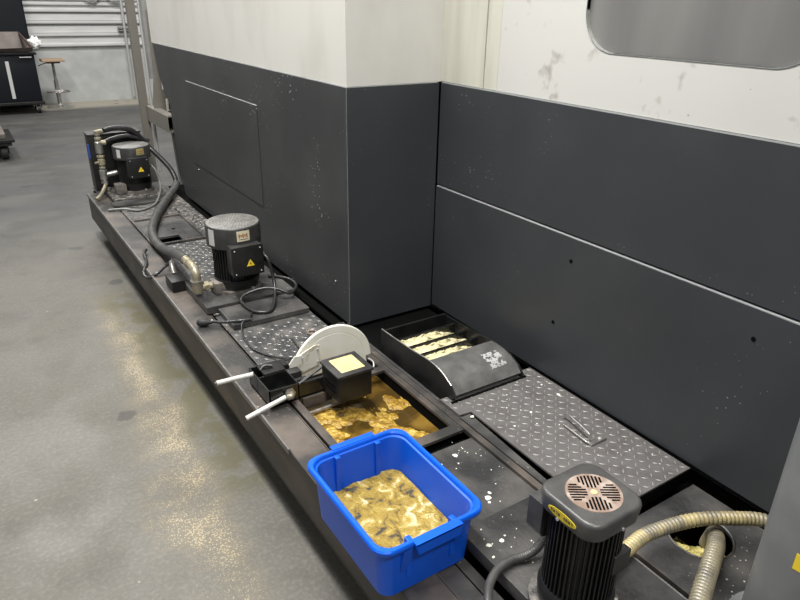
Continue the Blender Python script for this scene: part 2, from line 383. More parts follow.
# ---------------------------------------------------------------- machine enclosure
mc = thing('machine_enclosure', (1.9, 2.2, .345), 'large white and charcoal machine enclosure standing behind the coolant tank', 'machine')
Z0, ZS, ZB, ZT = .345, .893, 1.303, 2.6
# inner carcass (dark), set back behind every panel
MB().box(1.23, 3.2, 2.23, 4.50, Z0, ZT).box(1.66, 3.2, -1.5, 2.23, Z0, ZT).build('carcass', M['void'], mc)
# lower left side panel with slanting far edge
side = [(2.2, Z0), (4.53, Z0), (4.63, .57), (4.66, .92), (4.85, 1.10), (4.92, ZB), (2.2, ZB)]
side[0] = (2.2225, Z0); side[-1] = (2.2225, ZB)
MB().prism(side, 0, 1.2, 1.225).build('side_panel', M['dark_side'], mc)
MB().box(1.203, 1.23, 2.2302, 4.95, ZB+.004, ZT).build('upper_side_panel', M['white'], mc)
MB().box(1.2, 1.215, 2.2, 4.92, ZB, ZB+.0035).build('edge_highlight', M['edge'], mc)  # pale strip paints in the lamp-lit top edge of the dark panel
MB().box(1.23, 1.8, 4.90, 4.93, 1.0, ZT).build('end_panel', M['white'], mc)
hp = MB().box(1.197, 1.2, 3.09, 4.22, .63, 1.127, .001).build('access_panel', M['dark_side'], mc)
MB().box(1.1965, 1.199, 3.09, 4.22, 1.1265, 1.1295).build('edge', M['silver'], hp)  # pale strip paints in the highlight along the panel's top edge
for y, z in ((4.15, .60), (2.32, .50)): MB().lathe([(.005, 0), (.0045, .003), (.002, .004)], (1.2, y, z), n=12, rot=Matrix.Rotation(-PI/2, 3, 'Y')).build('screw', M['steel'], mc, smooth=50)
# step face
MB().box(1.2, 1.618, 2.2, 2.222, Z0-.01, ZB).build('return_panel', M['dark'], mc)
MB().box(1.1994, 1.2014, 2.1994, 2.2014, Z0, ZB).build('corner_highlight', M['pillar'], mc)  # thin lighter line painting in the light caught by the corner fold
MB().box(1.203, 1.629, 2.203, 2.23, ZB+.004, ZT).build('upper_return_panel', M['white'], mc)
MB().box(1.2152, 1.612, 2.2, 2.21, ZB, ZB+.003).build('edge_highlight', M['edge'], mc)
# right wall
MB().box(1.624, 1.65, -1.5, 2.196, ZS+.006, ZB).build('front_panel', M['dark'], mc)
lp = MB()
lp.box(1.620, 1.65, -1.5, 2.196, Z0, ZS-.004, .0015)
lp.build('lower_front_panel', M['dark'], mc)
MB().box(1.6195, 1.632, -1.5, 2.19, ZS-.004, ZS-.0005).build('edge_highlight', M['edge'], mc)
MB().box(1.6235, 1.64, -1.5, 2.19, ZB, ZB+.0045).build('edge_highlight', M['edge'], mc)
for y, z in ((1.417, .81), (.772, .807), (1.462, .563)): MB().lathe([(.0065, 0), (.0065, .0012)], (1.6195, y, z), n=16, rot=Matrix.Rotation(-PI/2, 3, 'Y')).build('screw_hole', M['void'], mc)
MB().box(1.627, 1.66, 1.945, 2.2029, ZB+.006, ZT).build('corner_post', M['white_yellow'], mc)
MB().box(1.630, 1.66, 1.87, 1.942, ZB+.006, ZT).build('door_stile', M['white_yellow'], mc)
# door panel with a rounded window opening
bm = bmesh.new()
cy, cz, hy, hz, r = 1.135, 1.82, .355, .352, .115
inner = [(p[0], p[1]) for p in rrect(cy, cz, hy, hz, r, 0, 10)]
def outerpt(y, z, box):
    y0, y1, z0, z1 = box; dy, dz = y-cy, z-cz; k = 1e9
    if dy > 0: k = min(k, (y1-cy)/dy)
    if dy < 0: k = min(k, (y0-cy)/dy)
    if dz > 0: k = min(k, (z1-cz)/dz)
    if dz < 0: k = min(k, (z0-cz)/dz)
    return cy+dy*k, cz+dz*k
bx = (-1.5, 1.866, ZB+.006, ZT)
cors = [(bx[1], bx[3]), (bx[0], bx[3]), (bx[0], bx[2]), (bx[1], bx[2])]
def addang(lst):
    res = []
    n = len(lst)
    for i in range(n):
        a, b = lst[i], lst[(i+1) % n]; res.append(a)
        aa = math.atan2(a[1]-cz, a[0]-cy); ab = math.atan2(b[1]-cz, b[0]-cy)
        for c in cors:
            ac = math.atan2(c[1]-cz, c[0]-cy)
            if (ac-aa) % (2*PI) < (ab-aa) % (2*PI) and (ac-aa) % (2*PI) > 1e-6:
                t = .5
                lo, hi = 0., 1.
                for _ in range(30):
                    t = (lo+hi)/2; p = (a[0]+(b[0]-a[0])*t, a[1]+(b[1]-a[1])*t)
                    if (math.atan2(p[1]-cz, p[0]-cy)-aa) % (2*PI) < (ac-aa) % (2*PI): lo = t
                    else: hi = t
                res.append(p)
    return res
inner = addang(inner); outer = [outerpt(a, b, bx) for a, b in inner]
m = MB()
m.rings([[(1.65, a, b) for a, b in outer], [(1.627, a, b) for a, b in outer], [(1.627, a, b) for a, b in inner], [(1.65, a, b) for a, b in inner]], False, False)
dp = m.build('door_panel', M['white_dirty'], mc)
wn = MB().prism([(a, b) for a, b in inner], 0, 1.640, 1.646).build('window', M['glass'], mc)
rim2 = [(p[0], p[1]) for p in rrect(cy, cz, hy+.0015, hz+.0015, r+.0015, 0, 10)]; rim1 = [(p[0], p[1]) for p in rrect(cy, cz, hy, hz, r, 0, 10)]
MB().rings([[(1.628, a, b) for a, b in rim2], [(1.625, a, b) for a, b in rim2], [(1.625, a, b) for a, b in rim1], [(1.64, a, b) for a, b in rim1]], False, False).build('window_seal', M['edge'], wn)
MB().box(1.66, 2.6, .3, .95, ZT-.9, ZT-.2).build('inner_frame', M['pillar'], mc)
MB().box(1.23, 3.2, -1.5, 4.9, ZT-.002, ZT+.02).build('roof', M['white'], mc)

# ---------------------------------------------------------------- support frame at the far left
sf = thing('steel_stand', (1.18, 5.3, 0), 'beige square-tube steel stand at the far end of the tank', 'frame')
MB().box(1.145, 1.20, 5.27, 5.33, 0, 3.0, .003).build('post', M['frame'], sf)
MB().box(1.215, 1.30, 5.13, 5.19, 1.05, 3.0, .003).build('upper_post', M['frame_grey'], sf)
MB().tube([(1.222, 5.26, .35), (1.222, 5.26, 1.6), (1.222, 5.26, 3.0)], .010, smooth=False).build('conduit', M['galv'], sf, smooth=40)
bmn = MB(); bmn.rings([[(1.18, 5.27, .74), (1.245, 5.27, .74), (1.245, 5.27, .85), (1.18, 5.27, .85)],
                       [(1.18, 4.70, .74), (1.245, 4.70, .74), (1.245, 4.70, .85), (1.18, 4.70, .85)],
                       [(1.186, 4.70, .747), (1.239, 4.70, .747), (1.239, 4.70, .843), (1.186, 4.70, .843)],
                       [(1.186, 4.9, .747), (1.239, 4.9, .747), (1.239, 4.9, .843), (1.186, 4.9, .843)]])
# keep the beam clear of the enclosure: it ends beyond the slanting edge
bmn.bm.verts.ensure_lookup_table()
bmn.build('beam', M['frame'], sf)
MB().prism([(1.23, 1.5), (1.28, 1.5), (1.34, .875), (1.35, .74), (1.20, .74), (1.20, .90), (1.23, 1.1)], 1, 5.10, 5.115).build('gusset_plate', M['frame'], sf)
g_ = MB().box(1.285, 1.325, 5.085, 5.10, .825, .91, .003).build('outlet_plate', M['flake'], sf)
MB().box(1.30, 1.312, 5.08, 5.085, .84, .885).build('outlet_slot', M['ink'], g_)
MB().prism([(1.275, .76), (1.33, .76), (1.345, .0), (1.31, .0)], 1, 4.98, 5.03).build('leg', M['frame_grey'], sf)

# ---------------------------------------------------------------- coolant tank
tk = thing('coolant_tank', (1.1, 2.4, 0), 'long low black coolant tank with a steel deck running along the machine', 'tank')
YN, YF = -.3, 4.93
m = MB()
m.box(.635, .643, YN, YF, .165, .322); m.box(.635, .735, YN, YF, .322, .330, .0015); m.box(.635, .70, YN, YF, .160, .168)
m.build('channel_rail', M['web'], tk)
MB().box(.6375, .735, YN, YF-.002, .330, .3315).build('rail_top', M['rail'], tk)
MB().box(.629, .636, 1.56, YF, .318, .338, .001).build('rail_lip', M['tread'], tk)  # lighter steel on the lip puts in its edge highlight
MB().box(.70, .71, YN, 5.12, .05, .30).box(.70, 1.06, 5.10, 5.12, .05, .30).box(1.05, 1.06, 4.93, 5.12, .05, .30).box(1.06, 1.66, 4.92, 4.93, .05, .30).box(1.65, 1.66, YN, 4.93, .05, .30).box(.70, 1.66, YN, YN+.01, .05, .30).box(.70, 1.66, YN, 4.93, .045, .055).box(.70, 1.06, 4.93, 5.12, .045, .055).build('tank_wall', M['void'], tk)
for y in (0.2, 1.7, 3.2, 4.8):
    MB().box(.74, .84, y-.05, y+.05, 0, .05).build('foot', M['black'], tk)
    MB().box(1.5, 1.6, y-.05, y+.05, 0, .05).build('foot', M['black'], tk)
# deck under the covers, with pit and hatch openings left out
def deckpiece(name, x0, x1, y0, y1, z1, mt, th=.012, bev=.001):
    return MB().box(x0, x1, y0, y1, z1-th, z1, bev).build(name, mt, tk)
deckpiece('deck_plate', .748, 1.155, .99, 1.322, .329, M['deck'])
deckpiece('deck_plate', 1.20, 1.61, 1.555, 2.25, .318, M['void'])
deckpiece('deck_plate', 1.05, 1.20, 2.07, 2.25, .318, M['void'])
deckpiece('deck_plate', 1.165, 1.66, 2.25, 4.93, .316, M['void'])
deckpiece('end_deck', .748, 1.165, 4.30, 4.93, .330, M['deck_dirty'])
deckpiece('end_deck', .70, 1.06, 4.932, 5.12, .330, M['deck'])
# low strips beside the bin
deckpiece('side_strip', .743, .80, YN, .975, .318, M['deck'])
deckpiece('side_strip', .808, .838, YN, .975, .312, M['deck'])
MB().box(.7375, .741, YN, 4.9, .325, .3305).build('seam_edge', M['silver'], tk).data.materials[0] = M['rail']
# raised near cover under the foreground pump
MB().box(1.148, 1.153, YN, .98, .3705, .3735).build('seam_edge', M['tread'], tk)
m = MB(); m.box(.845, 1.151, YN, .985, .335, .372, .003); m.build('raised_cover', M['deck'], tk, smooth=40)
# rail between left and right decks
MB().box(1.158, 1.180, .99, 2.25, .322, .338, .001).build('long_rail', M['rail'], tk)
MB().box(1.184, 1.196, 1.42, 2.25, .322, .336, .001).build('long_rail', M['deck'], tk)
# pit
m = MB()
m.box(.748, .775, 1.362, 2.06, .325, .336, .001)
m.box(1.132, 1.157, 1.362, 2.06, .325, .336, .001)
m.box(.775, 1.132, 1.362, 1.402, .325, .336, .001)
m.box(.775, 1.132, 1.815, 1.85, .325, .336, .001)
m.box(.748, 1.157, 2.04, 2.07, .325, .336, .001)
pf = m.build('pit_frame', M['rail'], tk)
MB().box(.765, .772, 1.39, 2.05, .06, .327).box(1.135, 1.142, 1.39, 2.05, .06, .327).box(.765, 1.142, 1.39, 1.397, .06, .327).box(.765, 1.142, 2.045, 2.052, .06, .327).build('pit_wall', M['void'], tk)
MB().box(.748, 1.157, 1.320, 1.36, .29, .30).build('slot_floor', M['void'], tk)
# right near plate with round opening
hx, hyy, hr = 1.442, .688, .084
NP = 64
circ = [(hx+hr*math.cos(2*PI*i/NP), hyy+hr*math.sin(2*PI*i/NP)) for i in range(NP)]
def sq(i):
    a = 2*PI*i/NP; dx, dy = math.cos(a), math.sin(a); k = 1e9
    for lim, dd in ((1.612-hx, dx), (1.245-hx, dx), (.828-hyy, dy), (.30-hyy, dy)):
        if abs(dd) > 1e-6 and lim/dd > 0: k = min(k, lim/dd)
    return (hx+dx*k, hyy+dy*k)
sqr = [sq(i) for i in range(NP)]
MB().rings([[(a, b, .282) for a, b in circ], [(a, b, .282) for a, b in sqr], [(a, b, .292) for a, b in sqr], [(a, b, .292) for a, b in circ], [(a, b, .282) for a, b in circ]], False, False).build('hose_plate', M['deck'], tk)
MB().box(1.20, 1.612, YN, .30, .282, .292).build('hose_plate', M['deck'], tk)
MB().box(1.15, 1.238, YN, .83, .282, .286).build('slot_floor', M['void'], tk)
MB().box(1.238, 1.247, YN, .828, .285, .298).build('seam_edge', M['rail'], tk)
m = MB()
m.lathe([(hr+.001, -.006), (hr+.004, .0015), (hr+.001, .0035), (hr-.002, .0015), (hr-.002, -.006), (hr+.001, -.006)], (hx, hyy, .292), n=48, cap=False)
m.build('hole_rim', M['rail'], tk, smooth=40)
# inspection hatch near the far pump
m = MB()
for a in ((.745, 1.05, 3.62, 3.635), (.745, 1.05, 4.125, 4.14), (.745, .758, 3.635, 4.125), (1.037, 1.05, 3.635, 4.125)):
    m.box(a[0], a[1], a[2], a[3], .328, .340, .001)
hf = m.build('hatch_frame', M['rail'], tk)
m = MB(); m.box(.758, 1.037, 3.76, 4.125, .318, .330); m.box(.758, .81, 3.635, 3.76, .318, .330); m.box(.925, 1.037, 3.635, 3.76, .318, .330); m.box(.81, .925, 3.635, 3.655, .318, .330)
hl = m.build('hatch_lid', M['deck'], tk)
MB().lathe([(.010, 0), (.010, .002)], (.93, 3.88, .330), n=16).build('plug_hole', M['void'], hl)

# liquid + scum
tag(MB().box(.773, 1.134, 1.398, 2.044, .10, .281).build('waste_coolant', M['liquid'], loc=(.95, 1.7, .10)), 'brown used coolant filling the rectangular pit in the deck', 'coolant', kind='stuff')
def blanket(name, x0, x1, y0, y1, z, fn, nx, ny, material, label, cat, thick=.02):
    bm = bmesh.new(); vs = {}
    for i in range(nx+1):
        for j in range(ny+1):
            x = x0+(x1-x0)*i/nx; y = y0+(y1-y0)*j/ny
            h = fn(x, y)
            vs[i, j] = bm.verts.new((x, y, z+h))
    for i in range(nx):
        for j in range(ny): bm.faces.new((vs[i, j], vs[i+1, j], vs[i+1, j+1], vs[i, j+1]))
    r = bmesh.ops.extrude_face_region(bm, geom=bm.faces[:])
    for e in r['geom']:
        if isinstance(e, bmesh.types.BMVert): e.co.z = z-thick
    mb = MB(); mb.bm.free(); mb.bm = bm
    return tag(mb.build(name, material, smooth=60, loc=((x0+x1)/2, (y0+y1)/2, z-thick)), label, cat, kind='stuff')
def scum(x, y):
    v = NZ.fractal(Vector((x*9+3.1, y*9+1.7, .5)), 1.0, 2.0, 5)
    edge = min(x-.79, 1.115-x, y-1.43)
    bias = .10 if (y < 1.62 or x > 1.0) else -.05
    if y > 1.80: bias -= .5
    if x > 1.03: bias -= .12
    k = max(-1, min(1, (v+bias)*3.5))
    return .004*k + (.002*NZ.noise(Vector((x*90, y*90, 0))) if k > 0 else -.003)
blanket('floating_scum', .774, 1.133, 1.399, 1.95, .2835, scum, 120, 190, M['foam'], 'amber scum floating in patches on the brown coolant in the pit', 'scum', thick=.0035)
def yf(x, y): return .012*NZ.fractal(Vector((x*30, y*30, 0)), 1, 2, 4)-.09*max(0, (x-1.425)*.7+(y-.70)*.55+.010*NZ.noise(Vector((x*40, y*40, 3))))*10
blanket('yellow_sludge', 1.34, 1.54, .58, .80, .245, yf, 50, 50, M['yfoam'], 'bright yellow foamy sludge seen down the round deck hole', 'sludge', thick=.10)

# tread plates
def tread(name, x0, x1, y0, y1, z, label, material, lug, pitch=.027, cut=None, th=.006, poly=None):
    m = MB()
    if poly: m.prism(poly, 2, z-th, z)
    else: m.box(x0, x1, y0, y1, z-th, z, .0008)
    nx = int((x1-x0)/pitch); ny = int((y1-y0)/pitch)
    for i in range(nx):
        for j in range(ny):
            cx = x0+(i+.5)*(x1-x0)/nx; cyy = y0+(j+.5)*(y1-y0)/ny
            if cut and cut(cx, cyy): continue
            a = PI/4 if (i+j) % 2 else -PI/4
            ux, uy = math.cos(a), math.sin(a); l, w, h = pitch*.42, pitch*.13, .0016
            B = [m.bm.verts.new((cx+ux*l*p-uy*w*q, cyy+uy*l*p+ux*w*q, z+.0001)) for p, q in ((-1, 0), (0, -1), (1, 0), (0, 1))]
            t1 = m.bm.verts.new((cx-ux*l*.45, cyy-uy*l*.45, z+h)); t2 = m.bm.verts.new((cx+ux*l*.45, cyy+uy*l*.45, z+h))
            for f in ((B[0], B[1], t1), (B[1], t2, t1), (B[1], B[2], t2), (B[2], B[3], t2), (B[3], t1, t2), (B[3], B[0], t1)):
                m.bm.faces.new(f).material_index = 1
    o = m.build(name, [material, lug], loc=((x0+x1)/2, (y0+y1)/2, z-th))
    return tag(o, label, 'tread plate')
tread('tread_plate', 1.186, 1.605, .845, 1.535, .344, 'wide worn grey tread plate between the chip chute and the foreground pump', M['tread'], M['lug'], cut=lambda x, y: y < 1.44 and x < 1.245, poly=[(1.186, 1.535), (1.186, 1.425), (1.232, 1.42), (1.226, .845), (1.605, .845), (1.605, 1.535)])
tag(MB().prism([(1.184, .99), (1.184, 1.418), (1.226, 1.418), (1.203, .99)], 2, .333, .339).build('filler_strip', M['deck'], loc=(1.2, 1.2, .333)), 'slim dirty strip between the long deck rail and the wide tread plate', 'strip')
tread('tread_plate', .748, 1.125, 2.085, 2.585, .333, 'dirty tread plate between the disc skimmer and the middle pump', M['tread_dark'], M['lug_dark'], cut=lambda x, y: y > 2.40)
tread('tread_plate', .748, 1.13, 2.60, 3.60, .333, 'dirty tread plate behind the middle pump carrying its grey hose', M['tread_dark'], M['lug_dark'])
tread('tread_plate', 1.055, 1.16, 3.61, 4.29, .333, 'narrow gritty tread plate between the hatch and the machine', M['deck_dirty'], M['lug_dark'])
MB_ = MB().box(1.186, 1.605, .845, .857, .292, .3375); tag(MB_.build('gap_shade_bar', M['void'], loc=(1.4, .85, .292)), 'black bar standing in for the shadow gap under the near end of the wide tread plate', 'bar')  # dark fill added as the shadow gap below the plate
tag(MB().box(.748, 1.05, 4.145, 4.30, .3, .330).build('filler_strip', M['deck_dirty'], loc=(.9, 4.2, .3)), 'narrow dirty steel strip beyond the inspection hatch', 'strip')

# steel U handle and clip on the tread plate
ha = thing('lifting_handle', (1.45, 1.15, .344), 'narrow steel U handle standing on the wide tread plate', 'handle')
MB().tube([(1.468, 1.225, .347), (1.466, 1.215, .372), (1.445, 1.11, .374), (1.441, 1.095, .368), (1.437, 1.09, .350)], .0036, sub=4).build('bar', M['steel'], ha, smooth=40)
MB().tube([(1.438, 1.195, .346), (1.438, 1.19, .349), (1.428, 1.10, .352), (1.430, 1.085, .351)], .0036, sub=4).build('bar', M['steel'], ha, smooth=40)
MB().box(1.43, 1.50, 1.072, 1.088, .3445, .352, .001).build('clip', M['steel'], ha)
MB().lathe([(.006, 0), (.006, .004), (.003, .005)], (1.475, 1.08, .352), n=6).build('nut', M['galv'], ha)

# ---------------------------------------------------------------- chip chute
ch = thing('chip_chute', (1.40, 1.8, .318), 'open black chip chute with cream-caked slats tucked under the machine', 'chute')
prof = [(1.975, .320), (1.975, .414), (1.88, .416), (1.76, .421), (1.665, .429), (1.61, .427), (1.565, .416), (1.52, .394), (1.49, .366), (1.515, .340), (1.54, .320)]
MB().prism(prof, 0, 1.216, 1.224).build('side_plate', M['black'], ch)
MB().prism([(y, max(.32, z-.012)) for y, z in prof], 0, 1.528, 1.536).build('side_plate', M['black'], ch)
m = MB()
top = [(1.675, .416), (1.64, .418), (1.60, .414), (1.56, .404), (1.525, .385), (1.502, .362), (1.52, .342)]
m.rings([[(1.224, y, z) for y, z in top]+[(1.224, y+.004, z-.006) for y, z in top[::-1]], [(1.528, y, z) for y, z in top]+[(1.528, y+.004, z-.006) for y, z in top[::-1]]])
m.build('front_hood', mat('worn_hood_steel', (.085, .085, .083), .36, metal=.2, col2=(.15, .145, .135), scale=18, mix=(.4, .75), bump=.15, bscale=90), ch, smooth=50)
MB().tube([(1.220, y, z+.002) for y, z in prof[1:8]], .0022, sub=3, n=8).build('side_lip', M['steel'], ch, smooth=40)
MB().box(1.224, 1.528, 1.965, 1.975, .33, .410).build('back_plate', M['black'], ch)
MB().box(1.224, 1.528, 1.53, 1.965, .320, .326).build('trough_floor', M['void'], ch)
for y in (1.69, 1.76, 1.83, 1.905):
    m = MB(); m.prism([(y-.006, .33), (y+.006, .33), (y+.006, .392), (y-.006, .392)], 0, 1.224, 1.528); m.build('slat', M['black_gloss'], ch)
MB().box(1.205, 1.545, 1.489, 1.499, .3445, .348, .001).build('front_edge', M['void'], ch)
for k, (y0, y1) in enumerate(((1.70, 1.752), (1.77, 1.822), (1.84, 1.897))):
    def fn(x, y, k=k):
        e = x-(1.43+.03*NZ.noise(Vector((0, y*40, k))))
        h = .006*NZ.fractal(Vector((x*40, y*40, k)), 1, 2, 4)
        return h-(.04*max(0, min(1, e*9)))
    blanket('cream_swarf', 1.23, 1.52, y0, y1, .386, fn, 90, 12, M['chips'], ['cream swarf caked between the slats nearest the hood', 'cream swarf caked between the middle slats of the chute', 'cream swarf caked between the slats furthest from the hood'][k], 'swarf', thick=.05)
m = MB()
for i in range(600):
    u = random.uniform(-1, 1)*.036; v = random.uniform(-1, 1)*.034
    if NZ.noise(Vector((u*55, v*55, 2))) < -.25+abs(u)*6: continue
    x, y = 1.455+u, 1.572+v
    zz = next(b_+(a_-b_)*(y-yb)/(ya-yb) for (ya, a_), (yb, b_) in zip(top, top[1:]) if yb <= y)+.0012
    s_ = random.uniform(.001, .004)
    m.box(x, x+s_*1.6, y, y+s_*1.4, zz-.004, zz)
tag(m.build('dried_residue', M['silver'], loc=(1.5, 1.6, .405)), 'pale dried residue patch on the hood of the chip chute', 'residue', kind='stuff')

# ---------------------------------------------------------------- disc skimmer
sk = thing('disc_skimmer', (.85, 1.85, .336), 'black oil skimmer with a large cream disc dipping into the pit', 'oil skimmer')
dc = MB().lathe([(.001, -.005), (.135, -.005), (.137, -.0035), (.139, -.005), (.164, -.005), (.168, -.002), (.168, .002), (.164, .005), (.001, .005)], (.988, 1.955, .331), 'y', 72).build('disc', M['disc'], sk, smooth=30)
MB().lathe([(.014, -.02), (.014, .006)], (.988, 1.955, .331), 'y', 20).build('hub', M['black'], dc, smooth=40)
# trough box on the left
def openbox(m, x0, x1, y0, y1, z0, z1, t=.004):
    m.box(x0, x1, y0, y1, z0, z0+t).box(x0, x0+t, y0, y1, z0, z1).box(x1-t, x1, y0, y1, z0, z1).box(x0, x1, y0, y0+t, z0, z1).box(x0, x1, y1-t, y1, z0, z1)
m = MB(); openbox(m, .672, .780, 1.80, 1.985, .337, .400); m.box(.672, .78, 1.905, 1.909, .34, .398)
tb = m.build('oil_trough', M['black_gloss'], sk)
MB().box(.780, .800, 1.93, 1.975, .345, .405).box(.70, .78, 1.91, 1.984, .39, .402).build('shelf', M['black'], tb)
MB().tube([(.70, 1.95, .4), (.72, 1.955, .41), (.745, 1.945, .408)],   .005).build('elbow_fitting', M['rail'], tb, smooth=40)
MB().tube([(.675, 1.95, .392), (.61, 1.95, .395), (.543, 1.95, .397)], .0085, smooth=False).build('drain_tube', M['tube_white'], sk, smooth=40)
m = MB(); m.tube([(.725, 1.79, .368), (.66, 1.79, .352), (.583, 1.79, .333)], .0085, smooth=False); m.build('drain_tube', M['tube_white'], sk, smooth=40)
m = MB(); m.lathe([(.020, 0), (.020, .006), (.012, .007), (.012, .02)], (.745, 1.80, .372), n=6, rot=Matrix.Rotation(PI/2, 3, 'X')); m.build('fitting_nut', M['steel'], sk)
MB().tube([(.745, 1.79, .372), (.742, 1.779, .372), (.73, 1.785, .369)], .011).build('elbow_fitting', M['brass'], sk, smooth=40)
MB().lathe([(.005, 0), (.006, .006), (.004, .012)], (.537, 1.95, .397), 'x', 10).build('nozzle_tip', M['rail'], sk)
# beam to the drive box
MB().box(.78, .88, 1.80, 1.815, .345, .395, .001).box(.78, .90, 1.815, 1.86, .345, .352).box(.78, .90, 1.855, 1.86, .345, .375).build('support_arm', M['black_gloss'], sk)
MB().prism([(.775, .392), (.78, .392), (.90, .445), (.90, .452)], 1, 1.80, 1.812).build('support_rib', M['black'], sk)
db = MB().box(.868, .996, 1.675, 1.80, .355, .452, .003).build('drive_box', M['black'], sk, smooth=40)
lid = MB().box(.862, 1.000, 1.668, 1.805, .452, .462, .0025).build('lid', M['motor_cap'], db, smooth=40)
lb = MB().box(.888, .978, 1.690, 1.786, .462, .4625).build('instruction_label', M['yellow_paper'], lid)
m = MB()
for k in range(7):
    y = 1.70+.0105*k; m.box(.895, .97 if k < 5 else .93, y, y+.0022, .4625, .4628)
m.build('label_text', mat('pale_ink', (.55, .40, .17), .6), lb)
MB().box(.898, .915, 1.765, 1.78, .4625, .4628).build('label_mark', M['silver'], lb)
for z in (.385, .405): MB().box(.8665, .8685, 1.70, 1.78, z, z+.006).build('vent_slot', M['void'], db)
MB().tube([(.997, 1.685, .445), (1.012, 1.69, .448), (1.022, 1.71, .456), (1.018, 1.735, .458)], .004).build('handle_wire', M['steel'], db, smooth=40)
MB().tube([(.79, 1.755, .298), (.935, 1.755, .303)], .006, smooth=False).build('guide_rod', M['steel'], sk, smooth=40)
MB().box(.79, .90, 1.792, 1.806, .300, .336, .001).build('scraper_bar', M['rail'], sk)
# wiper plates in front of the disc
wp = MB().prism([(.835, .350), (.925, .372), (.925, .448), (.905, .452), (.843, .428)], 1, 1.928, 1.931).build('wiper_plate', M['wiper'], sk)
MB().prism([(.805, .352), (.845, .345), (.850, .428), (.822, .432), (.800, .405)], 1, 1.922, 1.926).build('wiper_plate', M['wiper'], sk)
for x, z in ((.852, .415), (.848, .365), (.915, .435), (.915, .385)): MB().lathe([(.004, 0), (.004, .004)], (x, 1.922, z), 'y', 8).build('screw', M['silver'], wp)
MB().box(.785, .830, 1.885, 1.922, .352, .392, .002).build('wiper_block', M['motor_cap'], sk)
MB().box(.79, .84, 1.865, 1.880, .337, .372, .002).build('wiper_block', M['motor_cap'], sk)

# ---------------------------------------------------------------- blue bin
bn = thing('plastic_bin', (.71, 1.10, T), 'blue plastic bin of yellow sludge resting on the tank edge', 'bin')
bcx, bcy = .712, 1.103
def bl(hx_, hy_, z, r=.04): return rrect(bcx, bcy, hx_, hy_, r, z, 8)
ZR = .500
m = MB()
W, H = .149, .193
m.rings([bl(.122, .166, .3322, .03), bl(.127, .171, .335, .033), bl(W-.012, H-.012, ZR-.03), bl(W-.011, H-.011, ZR-.018), bl(W, H, ZR-.018), bl(W+.003, H+.003, ZR-.012), bl(W+.003, H+.003, ZR-.004), bl(W, H, ZR), bl(W-.008, H-.008, ZR),
         bl(W-.011, H-.011, ZR-.004), bl(W-.011, H-.011, ZR-.010), bl(W-.016, H-.016, ZR-.012), bl(W-.018, H-.018, ZR-.03), bl(.123, .167, .342, .03), bl(.118, .162, .338, .028)])
m.build('body', M['blue'], bn, smooth=40)
# handle flaps and lip cut-outs on both short sides
for s in (-1, 1):
    m = MB(); y0 = bcy+s*(H-.004); y1 = bcy+s*(H+.016)
    a, b = min(y0, y1), max(y0, y1)
    m.prism([(bcx-.065, ZR+.001), (bcx+.065, ZR+.001), (bcx+.058, ZR-.030), (bcx-.058, ZR-.030)], 1, a, b)
    m.box(bcx-.065, bcx+.065, a, b, ZR-.003, ZR+.0015)
    m.build('handle', M['blue'], bn)
    for dx in (-.062, .062):
        m = MB(); yy = bcy+s*(H-.030)
        m.box(bcx+dx-.007, bcx+dx+.007, min(yy, yy+s*.016), max(yy, yy+s*.016), ZR-.12, ZR-.008, .002)
        m.build('rib', M['blue'], bn)
for dx in (-.075, .075):
    MB().rings([[(bcx+dx-.012, bcy-.165, .345), (bcx+dx+.012, bcy-.165, .345), (bcx+dx+.012, bcy-.158, .345), (bcx+dx-.012, bcy-.158, .345)],
                [(bcx+dx-.012, bcy-.192, ZR-.022), (bcx+dx+.012, bcy-.192, ZR-.022), (bcx+dx+.012, bcy-.175, ZR-.022), (bcx+dx-.012, bcy-.175, ZR-.022)]]).build('outer_rib', M['blue'], bn)
bm = bmesh.new()
def sludge_h(x, y): return .006*NZ.fractal(Vector((x*22, y*22, 3)), 1, 2, 5)
nx, ny = 90, 120; vs = {}
for i in range(nx+1):
    for j in range(ny+1):
        u = -1+2*i/nx; v = -1+2*j/ny
        x = bcx+u*.1245; y = bcy+v*.168
        # rounded corners
        ex = max(0, abs(x-bcx)-.0945); ey = max(0, abs(y-bcy)-.138); d_ = math.hypot(ex, ey)
        if d_ > .03: x = bcx+math.copysign(.0945+ex*.03/d_, x-bcx); y = bcy+math.copysign(.138+ey*.03/d_, y-bcy)
        vs[i, j] = bm.verts.new((x, y, .383+sludge_h(x, y)))
for i in range(nx):
    for j in range(ny): bm.faces.new((vs[i, j], vs[i+1, j], vs[i+1, j+1], vs[i, j+1]))
mb = MB(); mb.bm.free(); mb.bm = bm
tag(mb.build('bin_sludge', M['sludge'], smooth=60, loc=(bcx, bcy, .37)), 'lumpy yellow-brown sludge lying in the blue plastic bin', 'sludge', kind='stuff')

